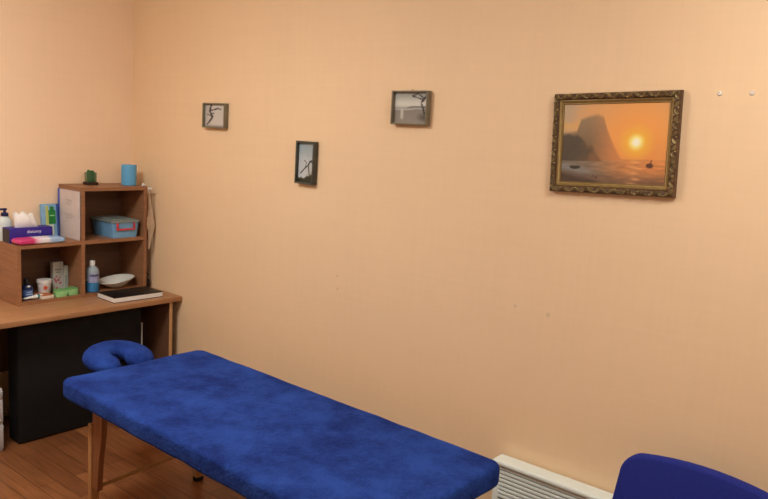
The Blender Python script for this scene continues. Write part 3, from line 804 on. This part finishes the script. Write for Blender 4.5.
def art_sunset(u, v):
    sx_, sy_ = .72, .52
    asp = .40/.29
    r = math.hypot((u-sx_)*asp, v-sy_)
    nz1 = fbm(u, v, 5, 4)
    sky = mixc((244, 164, 84), (222, 164, 104), sstep(.2, .8, r))
    sky = mixc(sky, (176, 160, 138), sstep(.62, 1.25, r+.12*nz1)*.9)
    sky = mixc(sky, (226, 172, 92), .55*sstep(.10, .0, abs(v-.74-.10*(u-.2)+.05*nz1))*sstep(.5, .1, u))
    sky = mixc(sky, (222, 138, 72), .5*sstep(.3, .9, u)*sstep(.8, .2, v))
    if v < .31:                                              # the water
        w = mixc((214, 138, 78), (122, 108, 92), sstep(.75, .15, u))
        w = mixc(w, (96, 74, 60), sstep(.22, .0, v)*.75)
        w = mixc(w, (134, 138, 138), .7*sstep(.07, .0, abs(v-.20+.2*u))*sstep(.5, .1, u))
        w = mixc(w, (232, 170, 110), .6*sstep(.09, .0, abs(u-sx_+.02*math.sin(v*60)))*(.6+.5*math.sin(v*90+u*20)))
        w = tuple(q*(1+.12*fbm(u*2, v*9, 5, 3)) for q in w)
        sky = mixc(w, sky, sstep(.29, .33, v))
    # hazy headlands
    def ridge(pts):
        for (a, b_) in zip(pts, pts[1:]):
            if a[0] <= u <= b_[0]: return a[1]+(b_[1]-a[1])*(u-a[0])/(b_[0]-a[0])
        return 0
    far = ridge([(0, .62), (.14, .64), (.18, .80), (.26, .84), (.34, .86), (.40, .83), (.44, .68), (.50, .50), (.56, .36), (.6, .28)])+.012*nz1
    if v > .29: sky = mixc(mixc(mixc((120, 96, 70), (150, 122, 88), sstep(.4, .85, v)), (206, 134, 78), sstep(.22, .56, u+.05*nz1)), sky, sstep(far-.025, far+.035, v)) 
    near = ridge([(0, .60), (.06, .62), (.12, .58), (.15, .60), (.19, .56), (.26, .45), (.30, .48), (.33, .40), (.38, .32), (.42, .27)])+.02*fbm(u, v, 12)
    if v > .27: sky = mixc(mixc((74, 64, 50), (128, 90, 58), sstep(.08, .38, u+.12*fbm(u, v, 9))), sky, sstep(near-.02, near+.03, v)*.9+.1)
    # sun
    sky = mixc(sky, (248, 190, 62), .95*sstep(.27, .06, r)); sky = mixc(sky, (255, 240, 150), sstep(.13, .045, r)); sky = mixc(sky, (255, 252, 226), sstep(.06, .03, r))
    # boats
    def blob(cx, cy, a, b_): return math.hypot((u-cx)/a, (v-cy)/b_)
    hull = blob(.14, .195, .055, .028)
    if v < .21: sky = mixc((48, 40, 34), sky, sstep(.8, 1.15, hull))
    for (bx_, by_, s) in ((.855, .235, .033), (.355, .07, .012), (.325, .085, .010)):
        if v < by_+.02*s/.033+.004: sky = mixc((88, 52, 34), sky, sstep(.8, 1.2, blob(bx_, by_, s, s*.9)))
    sky = mixc((96, 58, 38), sky, sstep(.003, .007, seg_d(u, v, (.855, .24), (.872, .30))))
    # dark shore
    sh = .12-.30*u+.02*nz1
    sky = mixc((74, 56, 42), sky, sstep(sh-.03, sh+.03, v))
    return sky
me = picture_mesh(PW-.084, PH-.084, art_sunset, 150, 112); me.materials.append(pictured('oil_paint', .45))
o = bpy.data.objects.new('canvas', me); COL.objects.link(o); o.parent = t; o.location = (0, -.0125, 0)

# wall plugs
wpm = mat('white_plug', (236, 228, 220), .4)
f = MB().lathe([(0, 0), (.008, 0), (.0075, .003), (.005, .0055), (.004, .004), (0, .004)], n=20, mtx=Matrix.Rotation(PI/2, 4, 'X'))
o = f.build('wall_plug', wpm); o.location = (3.687, 0, 2.052); tag(o, 'tiny white wall plug right of the painting, the nearer of two', 'wall plug', 'white wall plugs')
c = o.copy(); COL.objects.link(c); c.location = (3.792, 0, 2.055); c['label'] = 'tiny white wall plug by the right picture edge, the farther of two from the painting'

# ------------------------------------------------------------------ world, camera
w = bpy.data.worlds.new('world'); S.world = w; w.use_nodes = True
w.node_tree.nodes['Background'].inputs[0].default_value = (.9, .85, .8, 1)
w.node_tree.nodes['Background'].inputs[1].default_value = .05
cam = bpy.data.cameras.new('camera'); co = bpy.data.objects.new('camera', cam); COL.objects.link(co)
cam.sensor_width = 36; cam.lens = 741.24/768*36; cam.clip_start = .02
F = Vector((-.62332198, .76713743, -.15155815)); R = Vector((.76898986, .63651678, .05916909)); U = Vector((-.14186013, .07966529, .98667581))
mw = Matrix(((R.x, U.x, -F.x, 4.4787), (R.y, U.y, -F.y, -2.7869), (R.z, U.z, -F.z, 1.8369), (0, 0, 0, 1)))
co.matrix_world = mw
S.camera = co
S.view_settings.view_transform = 'Standard'; S.view_settings.look = 'None'; S.view_settings.gamma = 1
S.view_settings.use_curve_mapping = False; S.view_settings.exposure = 0.0
